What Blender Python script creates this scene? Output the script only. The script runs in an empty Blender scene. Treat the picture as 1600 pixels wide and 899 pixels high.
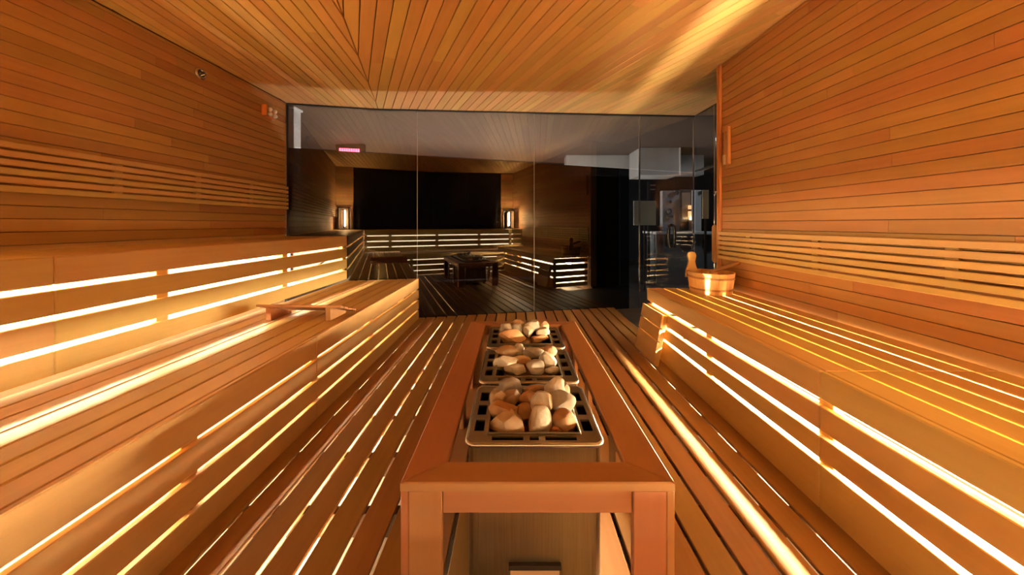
import bpy, bmesh, math, random
from mathutils import Vector, Matrix, noise

# ------------------------------------------------------------------ camera, world, exposure
SC = bpy.context.scene
COL = SC.collection
F_PX = 510.0                      # focal length in pixels of the 1600 px wide frame
HC = 1.07                         # camera height: just above the upper rear bench
cam_d = bpy.data.cameras.new('camera')
cam = bpy.data.objects.new('camera', cam_d)
COL.objects.link(cam)
cam.location = (0, 0, HC)
cam.rotation_euler = (math.radians(90), 0, 0)
cam_d.sensor_width = 36
cam_d.lens = F_PX / 1600 * 36
cam_d.shift_x = -4 / 1600
cam_d.shift_y = -99.5 / 1600
cam_d.clip_start = 0.01
SC.camera = cam

W = bpy.data.worlds.new('world')
SC.world = W
W.use_nodes = True
W.node_tree.nodes['Background'].inputs[0].default_value = (0.02, 0.022, 0.026, 1)
W.node_tree.nodes['Background'].inputs[1].default_value = 0.3

SC.view_settings.view_transform = 'Standard'
SC.view_settings.look = 'None'
SC.view_settings.gamma = 1
SC.view_settings.use_curve_mapping = False
SC.view_settings.exposure = 1.92
try:
    SC.cycles.max_bounces = 10
    SC.cycles.diffuse_bounces = 6
    SC.cycles.glossy_bounces = 5
    SC.cycles.transparent_max_bounces = 16
    SC.cycles.sample_clamp_indirect = 4.0
    SC.cycles.use_denoising = True
    SC.cycles.caustics_reflective = False
    SC.cycles.caustics_refractive = False
except Exception:
    pass

# LED levels (one place to tune them)
LED_COL = (1.0, 0.83, 0.52)
P_UP, P_LOW, P_RIGHT, P_BACK, P_FLOOR = 2.8, 3.4, 5.6, 2.6, 55.0     # glowing diffuser boards
L_UP, L_LOW, L_RIGHT, L_BACK = 150.0, 60.0, 500.0, 40.0             # bare strips

# ------------------------------------------------------------------ room dimensions
XL, XR, XR2 = -2.42, 1.84, 2.44           # left wall, right wall, glass return beside the door
YB = -0.65                                # rear wall (behind the camera)
YW = 2.92                                 # end of the right wall
GS = 0.198
def yg(x): return 3.945 + GS * x          # the raked glass wall
SEAM0 = Vector((-1.525, 3.65))
SA = math.radians(15.9)
S_DIR = Vector((-math.sin(SA), math.cos(SA)))
S_NRM = Vector((math.cos(SA), math.sin(SA)))
Z_LOWC = HC + 1.285
def zc(x, y):                              # folded ceiling
    d = (Vector((x, y)) - SEAM0).dot(S_NRM)
    return Z_LOWC + (0.045 * d if d > 0 else 0.0)

# ------------------------------------------------------------------ materials
MATS = {}
def nodes(m):
    m.use_nodes = True
    nt = m.node_tree
    return nt, nt.nodes, nt.links

def wood(name, dark, light, rough=0.52, vary=0.22, spec=0.2, grain=1.0):
    m = bpy.data.materials.new(name); MATS[name] = m
    nt, N, L = nodes(m)
    b = N['Principled BSDF']
    tc = N.new('ShaderNodeTexCoord'); oi = N.new('ShaderNodeObjectInfo')
    mul = N.new('ShaderNodeVectorMath'); mul.operation = 'SCALE'
    comb = N.new('ShaderNodeCombineXYZ')
    for i in range(3): L.new(oi.outputs['Random'], comb.inputs[i])
    L.new(comb.outputs[0], mul.inputs[0]); mul.inputs['Scale'].default_value = 57.0
    add = N.new('ShaderNodeVectorMath'); add.operation = 'ADD'
    L.new(tc.outputs['Object'], add.inputs[0]); L.new(mul.outputs[0], add.inputs[1])
    mp = N.new('ShaderNodeMapping'); mp.inputs['Scale'].default_value = (1.3, 26, 26)
    L.new(add.outputs[0], mp.inputs['Vector'])
    n1 = N.new('ShaderNodeTexNoise'); n1.inputs['Scale'].default_value = 1.6; n1.inputs['Detail'].default_value = 4; n1.inputs['Distortion'].default_value = 0.5
    L.new(mp.outputs[0], n1.inputs['Vector'])
    mp2 = N.new('ShaderNodeMapping'); mp2.inputs['Scale'].default_value = (2.0, 9, 9)
    L.new(add.outputs[0], mp2.inputs['Vector'])
    n2 = N.new('ShaderNodeTexNoise'); n2.inputs['Scale'].default_value = 1.0; n2.inputs['Detail'].default_value = 2
    L.new(mp2.outputs[0], n2.inputs['Vector'])
    mx = N.new('ShaderNodeMath'); mx.operation = 'MULTIPLY_ADD'
    L.new(n1.outputs['Fac'], mx.inputs[0]); mx.inputs[1].default_value = 0.45
    ml = N.new('ShaderNodeMath'); ml.operation = 'MULTIPLY'; ml.inputs[1].default_value = 0.55
    L.new(n2.outputs['Fac'], ml.inputs[0]); L.new(ml.outputs[0], mx.inputs[2])
    cr = N.new('ShaderNodeValToRGB')
    cr.color_ramp.elements[0].position = 0.5 - 0.22 / grain; cr.color_ramp.elements[0].color = (*dark, 1)
    cr.color_ramp.elements[1].position = 0.5 + 0.22 / grain; cr.color_ramp.elements[1].color = (*light, 1)
    L.new(mx.outputs[0], cr.inputs[0])
    hsv = N.new('ShaderNodeHueSaturation')
    mr = N.new('ShaderNodeMapRange'); mr.inputs[3].default_value = 1 - vary; mr.inputs[4].default_value = 1 + vary * 0.8
    L.new(oi.outputs['Random'], mr.inputs[0]); L.new(mr.outputs[0], hsv.inputs['Value'])
    wn = N.new('ShaderNodeTexWhiteNoise'); wn.noise_dimensions = '1D'; L.new(oi.outputs['Random'], wn.inputs['W'])
    mr2 = N.new('ShaderNodeMapRange'); mr2.inputs[3].default_value = 0.485; mr2.inputs[4].default_value = 0.512
    L.new(wn.outputs['Value'], mr2.inputs[0]); L.new(mr2.outputs[0], hsv.inputs['Hue'])
    L.new(cr.outputs[0], hsv.inputs['Color'])
    L.new(hsv.outputs[0], b.inputs['Base Color'])
    b.inputs['Roughness'].default_value = rough
    b.inputs['Specular IOR Level'].default_value = spec
    bp = N.new('ShaderNodeBump'); bp.inputs['Strength'].default_value = 0.06; bp.inputs['Distance'].default_value = 0.002
    L.new(n1.outputs['Fac'], bp.inputs['Height']); L.new(bp.outputs[0], b.inputs['Normal'])
    return m

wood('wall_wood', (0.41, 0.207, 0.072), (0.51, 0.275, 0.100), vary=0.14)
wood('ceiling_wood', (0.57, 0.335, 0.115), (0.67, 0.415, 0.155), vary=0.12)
wood('bench_wood', (0.55, 0.340, 0.118), (0.655, 0.435, 0.168), vary=0.07, grain=0.8)
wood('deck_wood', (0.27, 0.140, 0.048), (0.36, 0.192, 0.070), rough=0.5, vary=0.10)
wood('guard_wood', (0.34, 0.150, 0.066), (0.42, 0.196, 0.090), rough=0.42, vary=0.06, grain=0.8)
wood('trim_wood', (0.55, 0.25, 0.08), (0.64, 0.31, 0.11), vary=0.04, grain=0.6)
wood('pail_wood', (0.60, 0.32, 0.11), (0.74, 0.44, 0.18), vary=0.10)
wood('pale_wood', (0.62, 0.44, 0.24), (0.74, 0.55, 0.33), vary=0.05)
wood('handle_wood', (0.50, 0.22, 0.07), (0.6, 0.29, 0.1), vary=0.03)

def plain(name, col, rough=0.5, metal=0.0, spec=0.5, noise_amt=0.0, nscale=20, bump=0.0):
    m = bpy.data.materials.new(name); MATS[name] = m
    nt, N, L = nodes(m)
    b = N['Principled BSDF']
    b.inputs['Base Color'].default_value = (*col, 1)
    b.inputs['Roughness'].default_value = rough
    b.inputs['Metallic'].default_value = metal
    b.inputs['Specular IOR Level'].default_value = spec
    if noise_amt or bump:
        tc = N.new('ShaderNodeTexCoord')
        n = N.new('ShaderNodeTexNoise'); n.inputs['Scale'].default_value = nscale; n.inputs['Detail'].default_value = 5
        L.new(tc.outputs['Object'], n.inputs['Vector'])
        if noise_amt:
            cr = N.new('ShaderNodeValToRGB')
            cr.color_ramp.elements[0].position = 0.3; cr.color_ramp.elements[1].position = 0.7
            cr.color_ramp.elements[0].color = (*[c * (1 - noise_amt) for c in col], 1)
            cr.color_ramp.elements[1].color = (*[min(1, c * (1 + noise_amt)) for c in col], 1)
            L.new(n.outputs['Fac'], cr.inputs[0]); L.new(cr.outputs[0], b.inputs['Base Color'])
        if bump:
            bp = N.new('ShaderNodeBump'); bp.inputs['Strength'].default_value = bump; bp.inputs['Distance'].default_value = 0.004
            L.new(n.outputs['Fac'], bp.inputs['Height']); L.new(bp.outputs[0], b.inputs['Normal'])
    return m

plain('backing', (0.10, 0.045, 0.018), 0.9)
plain('cavity_white', (0.8, 0.78, 0.74), 0.8)
plain('concrete', (0.42, 0.36, 0.30), 0.85, noise_amt=0.15, nscale=8)
plain('stone_tile', (0.10, 0.095, 0.09), 0.35, noise_amt=0.3, nscale=6)
plain('black_panel', (0.008, 0.006, 0.006), 0.35, noise_amt=0.2, nscale=3)
plain('dark_wall', (0.012, 0.012, 0.013), 0.6, noise_amt=0.2, nscale=3)
plain('outer_ceiling', (0.080, 0.055, 0.042), 0.8, noise_amt=0.12, nscale=1.2)
plain('white_paint', (0.80, 0.83, 0.87), 0.6)
plain('duct_grey', (0.42, 0.44, 0.46), 0.5, noise_amt=0.1, nscale=4)
plain('chrome', (0.75, 0.73, 0.70), 0.18, metal=1.0)
plain('steel_edge', (0.62, 0.57, 0.50), 0.25, metal=1.0)
plain('black_plastic', (0.01, 0.01, 0.011), 0.35)
plain('well_black', (0.012, 0.010, 0.009), 0.7)
plain('hoop_wood', (0.30, 0.13, 0.045), 0.5)
plain('sand_orange', (0.72, 0.22, 0.05), 0.5)
plain('frosted', (0.52, 0.58, 0.50), 0.6, noise_amt=0.08, nscale=2)
plain('panel_grey', (0.30, 0.32, 0.35), 0.35, noise_amt=0.08, nscale=3)
plain('panel_blue_grey', (0.10, 0.115, 0.13), 0.4, noise_amt=0.15, nscale=3)
plain('post_grey', (0.45, 0.49, 0.54), 0.4)
plain('mirror_tan', (0.25, 0.19, 0.13), 0.4)  # the mirror's reflection, put into a flat tan colour
plain('seal_grey', (0.30, 0.29, 0.28), 0.35)
plain('dark_frame', (0.03, 0.018, 0.010), 0.5)
plain('clear_bulb', (0.85, 0.80, 0.76), 0.08, spec=0.8)

def brushed():
    m = bpy.data.materials.new('brushed_steel'); MATS['brushed_steel'] = m
    nt, N, L = nodes(m); b = N['Principled BSDF']
    tc = N.new('ShaderNodeTexCoord'); mp = N.new('ShaderNodeMapping'); mp.inputs['Scale'].default_value = (60, 60, 1.5)
    L.new(tc.outputs['Object'], mp.inputs['Vector'])
    n = N.new('ShaderNodeTexNoise'); n.inputs['Scale'].default_value = 4; n.inputs['Detail'].default_value = 3
    L.new(mp.outputs[0], n.inputs['Vector'])
    cr = N.new('ShaderNodeValToRGB')
    cr.color_ramp.elements[0].color = (0.26, 0.20, 0.13, 1); cr.color_ramp.elements[1].color = (0.40, 0.32, 0.22, 1)
    L.new(n.outputs['Fac'], cr.inputs[0]); L.new(cr.outputs[0], b.inputs['Base Color'])
    b.inputs['Metallic'].default_value = 0.9; b.inputs['Roughness'].default_value = 0.36
brushed()

def stone_mat(name, a, c, seed):
    m = bpy.data.materials.new(name); MATS[name] = m
    nt, N, L = nodes(m); b = N['Principled BSDF']
    tc = N.new('ShaderNodeTexCoord'); oi = N.new('ShaderNodeObjectInfo')
    mul = N.new('ShaderNodeMath'); mul.operation = 'MULTIPLY'; mul.inputs[1].default_value = 31.0 + seed
    L.new(oi.outputs['Random'], mul.inputs[0])
    n = N.new('ShaderNodeTexNoise'); n.noise_dimensions = '4D'; n.inputs['Scale'].default_value = 16; n.inputs['Detail'].default_value = 6
    L.new(tc.outputs['Object'], n.inputs['Vector']); L.new(mul.outputs[0], n.inputs['W'])
    cr = N.new('ShaderNodeValToRGB')
    cr.color_ramp.elements[0].position = 0.36; cr.color_ramp.elements[1].position = 0.68
    cr.color_ramp.elements[0].color = (*a, 1); cr.color_ramp.elements[1].color = (*c, 1)
    L.new(n.outputs['Fac'], cr.inputs[0]); L.new(cr.outputs[0], b.inputs['Base Color'])
    b.inputs['Roughness'].default_value = 0.75
    n2 = N.new('ShaderNodeTexNoise'); n2.inputs['Scale'].default_value = 90; n2.inputs['Detail'].default_value = 5
    L.new(tc.outputs['Object'], n2.inputs['Vector'])
    bp = N.new('ShaderNodeBump'); bp.inputs['Strength'].default_value = 0.5; bp.inputs['Distance'].default_value = 0.004
    L.new(n2.outputs['Fac'], bp.inputs['Height']); L.new(bp.outputs[0], b.inputs['Normal'])
stone_mat('stone_tan', (0.25, 0.145, 0.066), (0.42, 0.28, 0.15), 0)
stone_mat('stone_rust', (0.27, 0.12, 0.042), (0.44, 0.23, 0.09), 3)
stone_mat('stone_pale', (0.33, 0.25, 0.16), (0.53, 0.44, 0.32), 6)
stone_mat('stone_grey', (0.22, 0.17, 0.12), (0.39, 0.32, 0.24), 9)

def emit(name, col, strength):
    m = bpy.data.materials.new(name); MATS[name] = m
    nt, N, L = nodes(m); b = N['Principled BSDF']
    b.inputs['Base Color'].default_value = (0.8, 0.8, 0.8, 1)
    b.inputs['Emission Color'].default_value = (*col, 1)
    b.inputs['Emission Strength'].default_value = strength
    return m

def glass(name, tint, base):
    m = bpy.data.materials.new(name); MATS[name] = m
    nt, N, L = nodes(m)
    N.remove(N['Principled BSDF']); out = N['Material Output']
    tr = N.new('ShaderNodeBsdfTransparent'); tr.inputs[0].default_value = (*tint, 1)
    gl = N.new('ShaderNodeBsdfGlossy'); gl.inputs['Roughness'].default_value = 0.0
    gl.inputs[0].default_value = (1, 1, 1, 1)
    lw = N.new('ShaderNodeLayerWeight'); lw.inputs['Blend'].default_value = 0.5      # Schlick's curve, alike from both faces
    pw = N.new('ShaderNodeMath'); pw.operation = 'POWER'; pw.inputs[1].default_value = 5.0
    L.new(lw.outputs['Facing'], pw.inputs[0])
    ad = N.new('ShaderNodeMath'); ad.operation = 'MULTIPLY_ADD'; ad.use_clamp = True
    ad.inputs[1].default_value = 0.96 - base; ad.inputs[2].default_value = 0.04 + base
    L.new(pw.outputs[0], ad.inputs[0])
    mx = N.new('ShaderNodeMixShader')
    L.new(ad.outputs[0], mx.inputs[0]); L.new(tr.outputs[0], mx.inputs[1]); L.new(gl.outputs[0], mx.inputs[2])
    L.new(mx.outputs[0], out.inputs['Surface'])
glass('film_glass', (0.10, 0.10, 0.10), 0.045)
glass('clear_glass', (0.80, 0.80, 0.79), 0.05)
glass('lantern_glass', (0.9, 0.85, 0.75), 0.02)

# ------------------------------------------------------------------ mesh helpers
def link(o, parent=None):
    COL.objects.link(o)
    if parent is not None:
        o.parent = parent
        o.matrix_parent_inverse = parent.matrix_basis.inverted()
    return o

def mobj(name, bm, mat, parent=None, matrix=None, smooth=False):
    me = bpy.data.meshes.new(name)
    bm.normal_update(); bm.to_mesh(me); bm.free()
    if smooth:
        for p in me.polygons: p.use_smooth = True
    if mat: me.materials.append(MATS[mat])
    o = bpy.data.objects.new(name, me)
    if matrix is not None: o.matrix_world = matrix
    return link(o, parent)

def tag(o, label=None, cat=None, group=None, kind=None):
    if label: o['label'] = label
    if cat: o['category'] = cat
    if group: o['group'] = group
    if kind: o['kind'] = kind
    return o

def empty(name, loc, label, cat, group=None):
    o = bpy.data.objects.new(name, None); o.location = loc; o.empty_display_size = 0.05
    COL.objects.link(o)
    return tag(o, label, cat, group)

BOX = {}
def box_mesh(name, d, bev, mat):
    key = (name, tuple(round(v, 4) for v in d), round(bev, 4), mat)
    if key in BOX: return BOX[key]
    bm = bmesh.new(); bmesh.ops.create_cube(bm, size=1.0)
    for v in bm.verts: v.co = Vector((v.co.x * d[0], v.co.y * d[1], v.co.z * d[2]))
    if bev > 0:
        bmesh.ops.bevel(bm, geom=list(bm.edges), offset=min(bev, min(d) * 0.45), segments=1, affect='EDGES', profile=0.5)
    me = bpy.data.meshes.new(name); bm.normal_update(); bm.to_mesh(me); bm.free()
    me.materials.append(MATS[mat]); BOX[key] = me
    return me

def board(name, p0, p1, mat, parent=None, bev=0.002, rot=None):
    """axis aligned board between two corners; its local x runs along the longest side (the grain)."""
    lo = Vector([min(a, b) for a, b in zip(p0, p1)]); hi = Vector([max(a, b) for a, b in zip(p0, p1)])
    d = hi - lo; c = (lo + hi) / 2
    ax = max(range(3), key=lambda i: d[i])
    if ax == 0: R = Matrix.Identity(3); dd = (d.x, d.y, d.z)
    elif ax == 1: R = Matrix(((0, -1, 0), (1, 0, 0), (0, 0, 1))); dd = (d.y, d.x, d.z)
    else: R = Matrix(((0, 0, -1), (0, 1, 0), (1, 0, 0))); dd = (d.z, d.y, d.x)
    o = bpy.data.objects.new(name, box_mesh(name, dd, bev, mat))
    M = Matrix.Translation(c) @ R.to_4x4()
    if rot is not None: M = rot @ M
    o.matrix_world = M
    return link(o, parent)

def clip(poly, a, b, c):
    """keep the part of a convex polygon with a*u + b*v <= c"""
    out = []
    for i in range(len(poly)):
        p, q = poly[i], poly[(i + 1) % len(poly)]
        fp, fq = a * p[0] + b * p[1] - c, a * q[0] + b * q[1] - c
        if fp <= 0: out.append(p)
        if (fp < 0 < fq) or (fq < 0 < fp):
            t = fp / (fp - fq); out.append((p[0] + t * (q[0] - p[0]), p[1] + t * (q[1] - p[1])))
    return out

def area(poly):
    return 0.5 * sum(poly[i][0] * poly[(i + 1) % len(poly)][1] - poly[(i + 1) % len(poly)][0] * poly[i][1] for i in range(len(poly)))

def inset(poly, g, along=None, g_end=0.0003):
    if area(poly) < 0: poly = poly[::-1]
    base = poly[:]
    for i in range(len(base)):
        p, q = base[i], base[(i + 1) % len(base)]
        dx, dy = q[0] - p[0], q[1] - p[1]; l = math.hypot(dx, dy)
        if l < 1e-6: continue
        nx, ny = dy / l, -dx / l
        gg = g if along is None or abs(dx * along[0] + dy * along[1]) / l > 0.75 else g_end
        poly = clip(poly, nx, ny, nx * p[0] + ny * p[1] - gg)
        if len(poly) < 3: return []
    out = []
    for p in poly:
        if not out or math.hypot(p[0] - out[-1][0], p[1] - out[-1][1]) > 1e-5: out.append(p)
    return out

def plank(name, poly, to3, udir, ndir, thick, mat, parent, gap=0.0015, cham=0.002, along=None):
    """a convex plank: poly in 2-D, to3 maps it to the back surface, udir the grain, ndir its outward normal"""
    poly = inset(poly, gap, along)
    if len(poly) < 3 or abs(area(poly)) < 4e-4: return None
    top = inset(poly, cham, along)
    if len(top) != len(poly): top = poly
    cx = sum(p[0] for p in poly) / len(poly); cy = sum(p[1] for p in poly) / len(poly)
    c = to3(cx, cy)
    n = Vector(ndir).normalized(); u = (Vector(udir) - n * Vector(udir).dot(n)).normalized(); v = n.cross(u)
    M = Matrix.Translation(c) @ Matrix((u, v, n)).transposed().to_4x4()
    Mi = M.inverted()
    bm = bmesh.new()
    r0 = [bm.verts.new(Mi @ to3(*p)) for p in poly]
    r1 = [bm.verts.new(Mi @ (to3(*p) + n * (thick - cham))) for p in poly]
    r2 = [bm.verts.new(Mi @ (to3(*p) + n * thick)) for p in top]
    k = len(poly)
    for i in range(k):
        j = (i + 1) % k
        bm.faces.new((r0[i], r0[j], r1[j], r1[i])); bm.faces.new((r1[i], r1[j], r2[j], r2[i]))
    bm.faces.new(r2); bm.faces.new(r0[::-1])
    bmesh.ops.recalc_face_normals(bm, faces=bm.faces)
    return mobj(name, bm, mat, parent, M)

def prism(bm, poly3, off):
    a = [bm.verts.new(p) for p in poly3]; b = [bm.verts.new(Vector(p) + Vector(off)) for p in poly3]
    k = len(a)
    for i in range(k): bm.faces.new((a[i], a[(i + 1) % k], b[(i + 1) % k], b[i]))
    bm.faces.new(a[::-1]); bm.faces.new(b)
    bmesh.ops.recalc_face_normals(bm, faces=bm.faces)

def add_box(bm, p0, p1):
    lo = [min(a, b) for a, b in zip(p0, p1)]; hi = [max(a, b) for a, b in zip(p0, p1)]
    prism(bm, [(lo[0], lo[1], lo[2]), (hi[0], lo[1], lo[2]), (hi[0], hi[1], lo[2]), (lo[0], hi[1], lo[2])], (0, 0, hi[2] - lo[2]))

def lathe(bm, prof, seg=24, M=None, cap=True):
    M = M or Matrix.Identity(4); rings = []
    for r, z in prof:
        rings.append([bm.verts.new(M @ Vector((r * math.cos(2 * math.pi * i / seg), r * math.sin(2 * math.pi * i / seg), z))) for i in range(seg)])
    for a, b in zip(rings, rings[1:]):
        for i in range(seg):
            j = (i + 1) % seg; bm.faces.new((a[i], a[j], b[j], b[i]))
    if cap:
        bm.faces.new(rings[0][::-1]); bm.faces.new(rings[-1])

def tube(bm, pts, r, seg=10, closed=False):
    pts = [Vector(p) for p in pts]; rings = []; n = len(pts)
    up = Vector((0, 0, 1))
    for i, p in enumerate(pts):
        a = pts[(i - 1) % n] if (closed or i > 0) else p
        b = pts[(i + 1) % n] if (closed or i < n - 1) else p
        t = (b - a).normalized()
        ref = up if abs(t.dot(up)) < 0.95 else Vector((1, 0, 0))
        s = t.cross(ref).normalized(); w = s.cross(t)
        rr = r[i] if isinstance(r, (list, tuple)) else r
        rings.append([bm.verts.new(p + s * rr * math.cos(2 * math.pi * k / seg) + w * rr * math.sin(2 * math.pi * k / seg)) for k in range(seg)])
    m = n if closed else n - 1
    for i in range(m):
        a, b = rings[i], rings[(i + 1) % n]
        for k in range(seg):
            j = (k + 1) % seg; bm.faces.new((a[k], a[j], b[j], b[k]))
    if not closed:
        bm.faces.new(rings[0][::-1]); bm.faces.new(rings[-1])
    bmesh.ops.recalc_face_normals(bm, faces=bm.faces)

RND = random.Random(7)

# ================================================================== THE SETTING
# ---- floor: pale screed, slatted deck on joists, dark stone at the door
bm = bmesh.new(); add_box(bm, (-2.6, -0.8, -0.20), (9.0, 10.4, -0.11))
floor = mobj('floor', bm, 'concrete'); floor['kind'] = 'structure'
PITCH, DG = 0.1145, 0.0145
x_gap0 = -1.013
XD0, XD1 = -1.094, 1.30
edges = [XD0] + [x_gap0 + PITCH * k for k in range(21)]
edges = [e for e in edges if e < XD1 - 0.02] + [XD1]
for a, b in zip(edges, edges[1:]):
    x0, x1 = a + DG / 2, b - DG / 2
    if x1 - x0 < 0.02: continue
    y0 = 0.56
    y_end = yg((x0 + x1) / 2) - 0.012
    if x0 > 1.10:
        y0 = 2.86
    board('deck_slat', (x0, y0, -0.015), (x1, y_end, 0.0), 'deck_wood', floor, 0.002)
yj = 0.65
while yj < 3.95:
    xa = XD0 if yj < yg(XD0) - 0.1 else (yj - 3.914) / GS + 0.5
    board('joist', (xa + 0.02, yj - 0.02, -0.105), (XD1 - 0.03 if yj > 2.9 else 1.13, yj + 0.02, -0.016), 'backing', floor, 0.002)
    yj += 0.295
bm = bmesh.new(); prism(bm, [(XD1 + 0.01, 2.94, -0.11), (8.8, 2.94, -0.11), (8.8, 10.2, -0.11), (-2.5, 10.2, -0.11), (-2.5, yg(-2.5) + 0.03, -0.11), (XD1 + 0.01, yg(XD1) + 0.03, -0.11)], (0, 0, 0.075))
slab = mobj('stone_slab', bm, 'stone_tile', floor)
# LED line under the deck by the lower bench
emit('led_floor', LED_COL, P_FLOOR)

# ---- walls
def wall_side(name, x, nx, y0, y1, z0, ztop, joints_seed, holes=None):
    """boarded wall in the plane x = const; nx is the inward normal (+1/-1)"""
    bm = bmesh.new()
    back = x - nx * 0.016
    if nx > 0:
        prism(bm, [(back, y0, -0.1), (back, y1(back), -0.1), (back, y1(back), ztop(back, y1(back)) + 0.05), (back, y0, ztop(back, y0) + 0.05)], (-0.12, 0, 0))
    else:
        prism(bm, [(back, y0, -0.1), (back, y1(back), -0.1), (back, y1(back), ztop(back, y1(back)) + 0.05), (back, y0, ztop(back, y0) + 0.05)], (0.58, 0, 0))
    w = mobj(name, bm, 'backing'); w['kind'] = 'structure'
    r = random.Random(joints_seed); z = z0; row = 0
    ya, yb = y0, y1(x)
    za, zb = ztop(x, ya), ztop(x, yb)
    while z < max(za, zb):
        cuts = [ya]; yy = ya + r.uniform(0.3, 1.7)
        while yy < yb - 0.3:
            cuts.append(yy); yy += r.choice([1.2, 1.5, 1.8, 2.1])
        cuts.append(yb)
        for c0, c1 in zip(cuts, cuts[1:]):
            poly = [(c0, z), (c1, z), (c1, z + 0.065), (c0, z + 0.065)]
            s = (zb - za) / (yb - ya)
            poly = clip(poly, -s, 1, za - s * ya - 0.004)
            if len(poly) >= 3:
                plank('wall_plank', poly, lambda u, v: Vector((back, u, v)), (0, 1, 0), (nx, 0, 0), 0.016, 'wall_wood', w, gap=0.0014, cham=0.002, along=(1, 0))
        z += 0.065; row += 1
    return w
wall_l = wall_side('wall_left', XL, 1, YB, lambda x: yg(x) - 0.005, 0.90, lambda x, y: zc(x, y), 3)
wall_r = wall_side('wall_right', XR, -1, YB, lambda x: YW, 0.44, lambda x, y: zc(x, y), 11)
t1 = board('trim_1', (XR - 0.022, YW, 0.0), (XR + 0.10, YW + 0.02, zc(XR, YW) - 0.012), 'trim_wood'); t1['kind'] = 'structure'
t2 = board('trim_2', (XR - 0.022, YW - 0.026, 0.52), (XR - 0.002, YW - 0.001, zc(XR, YW) - 0.012), 'trim_wood'); t2['kind'] = 'structure'

# rear wall behind the camera, seen in the glass
bm = bmesh.new()
prism(bm, [(XL - 0.1, YB - 0.016, -0.1), (XR + 0.1, YB - 0.016, -0.1), (XR + 0.1, YB - 0.016, zc(XR, YB) + 0.05), (-0.35, YB - 0.016, Z_LOWC + 0.05), (XL - 0.1, YB - 0.016, Z_LOWC + 0.05)], (0, -0.12, 0))
wall_b = mobj('wall_back', bm, 'backing'); wall_b['kind'] = 'structure'
PX0, PX1 = XL + 0.36, XR - 0.34
r = random.Random(5); z = 0.90
while z < 2.5:
    for x0, x1 in ((XL, PX0), (PX1, XR)):
        zt = min(zc(x0, YB), zc(x1, YB)) - 0.004
        poly = clip([(x0, z), (x1, z), (x1, z + 0.065), (x0, z + 0.065)], 0, 1, zt)
        if len(poly) >= 3:
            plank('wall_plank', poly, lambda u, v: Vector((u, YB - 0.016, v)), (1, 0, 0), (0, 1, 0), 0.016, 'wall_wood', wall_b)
    z += 0.065
for k in range(4):
    x0 = PX0 + (PX1 - PX0) * k / 4; x1 = PX0 + (PX1 - PX0) * (k + 1) / 4
    zt = min(zc(x0, YB), zc(x1, YB)) - 0.006
    board('dark_panel', (x0 + 0.002, YB - 0.015, 0.92), (x1 - 0.002, YB + 0.004, zt), 'black_panel', wall_b, 0.002)  # near-black panels across the middle of the rear wall

# ---- ceiling: two fields of boards meeting in a mitre along the fold
bm = bmesh.new()
ybk = YB - 0.12
def seam_pt(y): return SEAM0 + S_DIR * ((y - SEAM0.y) / S_DIR.y)
t_g = None
# point where the seam meets the glass
k = 0.0
for _ in range(60):
    p = SEAM0 + S_DIR * k
    k += (yg(p.x) - p.y) * 0.5
SG = SEAM0 + S_DIR * k
SB = seam_pt(ybk)
def C3(x, y, dz=0.0): return Vector((x, y, zc(x, y) + dz))
TH = 0.016
prism(bm, [C3(XL - 0.1, ybk, TH), C3(SB.x, SB.y, TH), C3(SG.x, SG.y + 0.02, TH), C3(XL - 0.1, yg(XL - 0.1) + 0.02, TH)], (0, 0, 0.1))
prism(bm, [C3(SB.x, SB.y, TH), C3(XR2 + 0.05, ybk, TH), C3(XR2 + 0.05, yg(XR2 + 0.05) + 0.02, TH), C3(SG.x, SG.y + 0.02, TH)], (0, 0, 0.1))
ceiling = mobj('ceiling', bm, 'backing'); ceiling['kind'] = 'structure'
AL, AR = math.radians(6.5), math.radians(26.4)
STEP = 0.486
def ceil_field(side):
    ang = AL if side < 0 else AR
    d = Vector((-math.sin(ang), math.cos(ang)))
    nn = Vector((d.y, -d.x))              # to the right of d
    rr = random.Random(21 + side)
    region = [(XL, YB), (XR2, YB), (XR2, yg(XR2) - 0.006), (XL, yg(XL) - 0.006)]
    # keep own side of the seam
    c = S_NRM.dot(SEAM0)
    region = clip(region, S_NRM.x, S_NRM.y, c) if side < 0 else clip(region, -S_NRM.x, -S_NRM.y, -c)
    if side > 0:
        nz = Vector((0.045 * S_NRM.x, 0.045 * S_NRM.y, -1))
    else:
        nz = Vector((0, 0, -1))
    for kk in range(-60, 61):
        pa = SEAM0 + S_DIR * (STEP * (kk + 0.46 - 0.92)); pb = SEAM0 + S_DIR * (STEP * (kk + 1.46 - 0.92))
        ca, cb = nn.dot(pa), nn.dot(pb)
        lo, hi = min(ca, cb), max(ca, cb)
        poly = clip(clip(region, nn.x, nn.y, hi), -nn.x, -nn.y, -lo)
        if len(poly) < 3 or abs(area(poly)) < 1e-3: continue
        ts = [d.dot(Vector(p)) for p in poly]; t0, t1 = min(ts), max(ts)
        cuts = [t0]; tt = t0 + rr.uniform(0.9, 2.2)
        while tt < t1 - 0.5: cuts.append(tt); tt += rr.choice([1.5, 1.8, 2.1])
        cuts.append(t1)
        for c0, c1 in zip(cuts, cuts[1:]):
            sub = clip(clip(poly, d.x, d.y, c1), -d.x, -d.y, -c0)
            if len(sub) >= 3:
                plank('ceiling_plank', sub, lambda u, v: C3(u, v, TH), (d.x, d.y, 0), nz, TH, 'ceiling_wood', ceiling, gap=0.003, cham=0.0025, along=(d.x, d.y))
ceil_field(-1); ceil_field(1)

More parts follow.
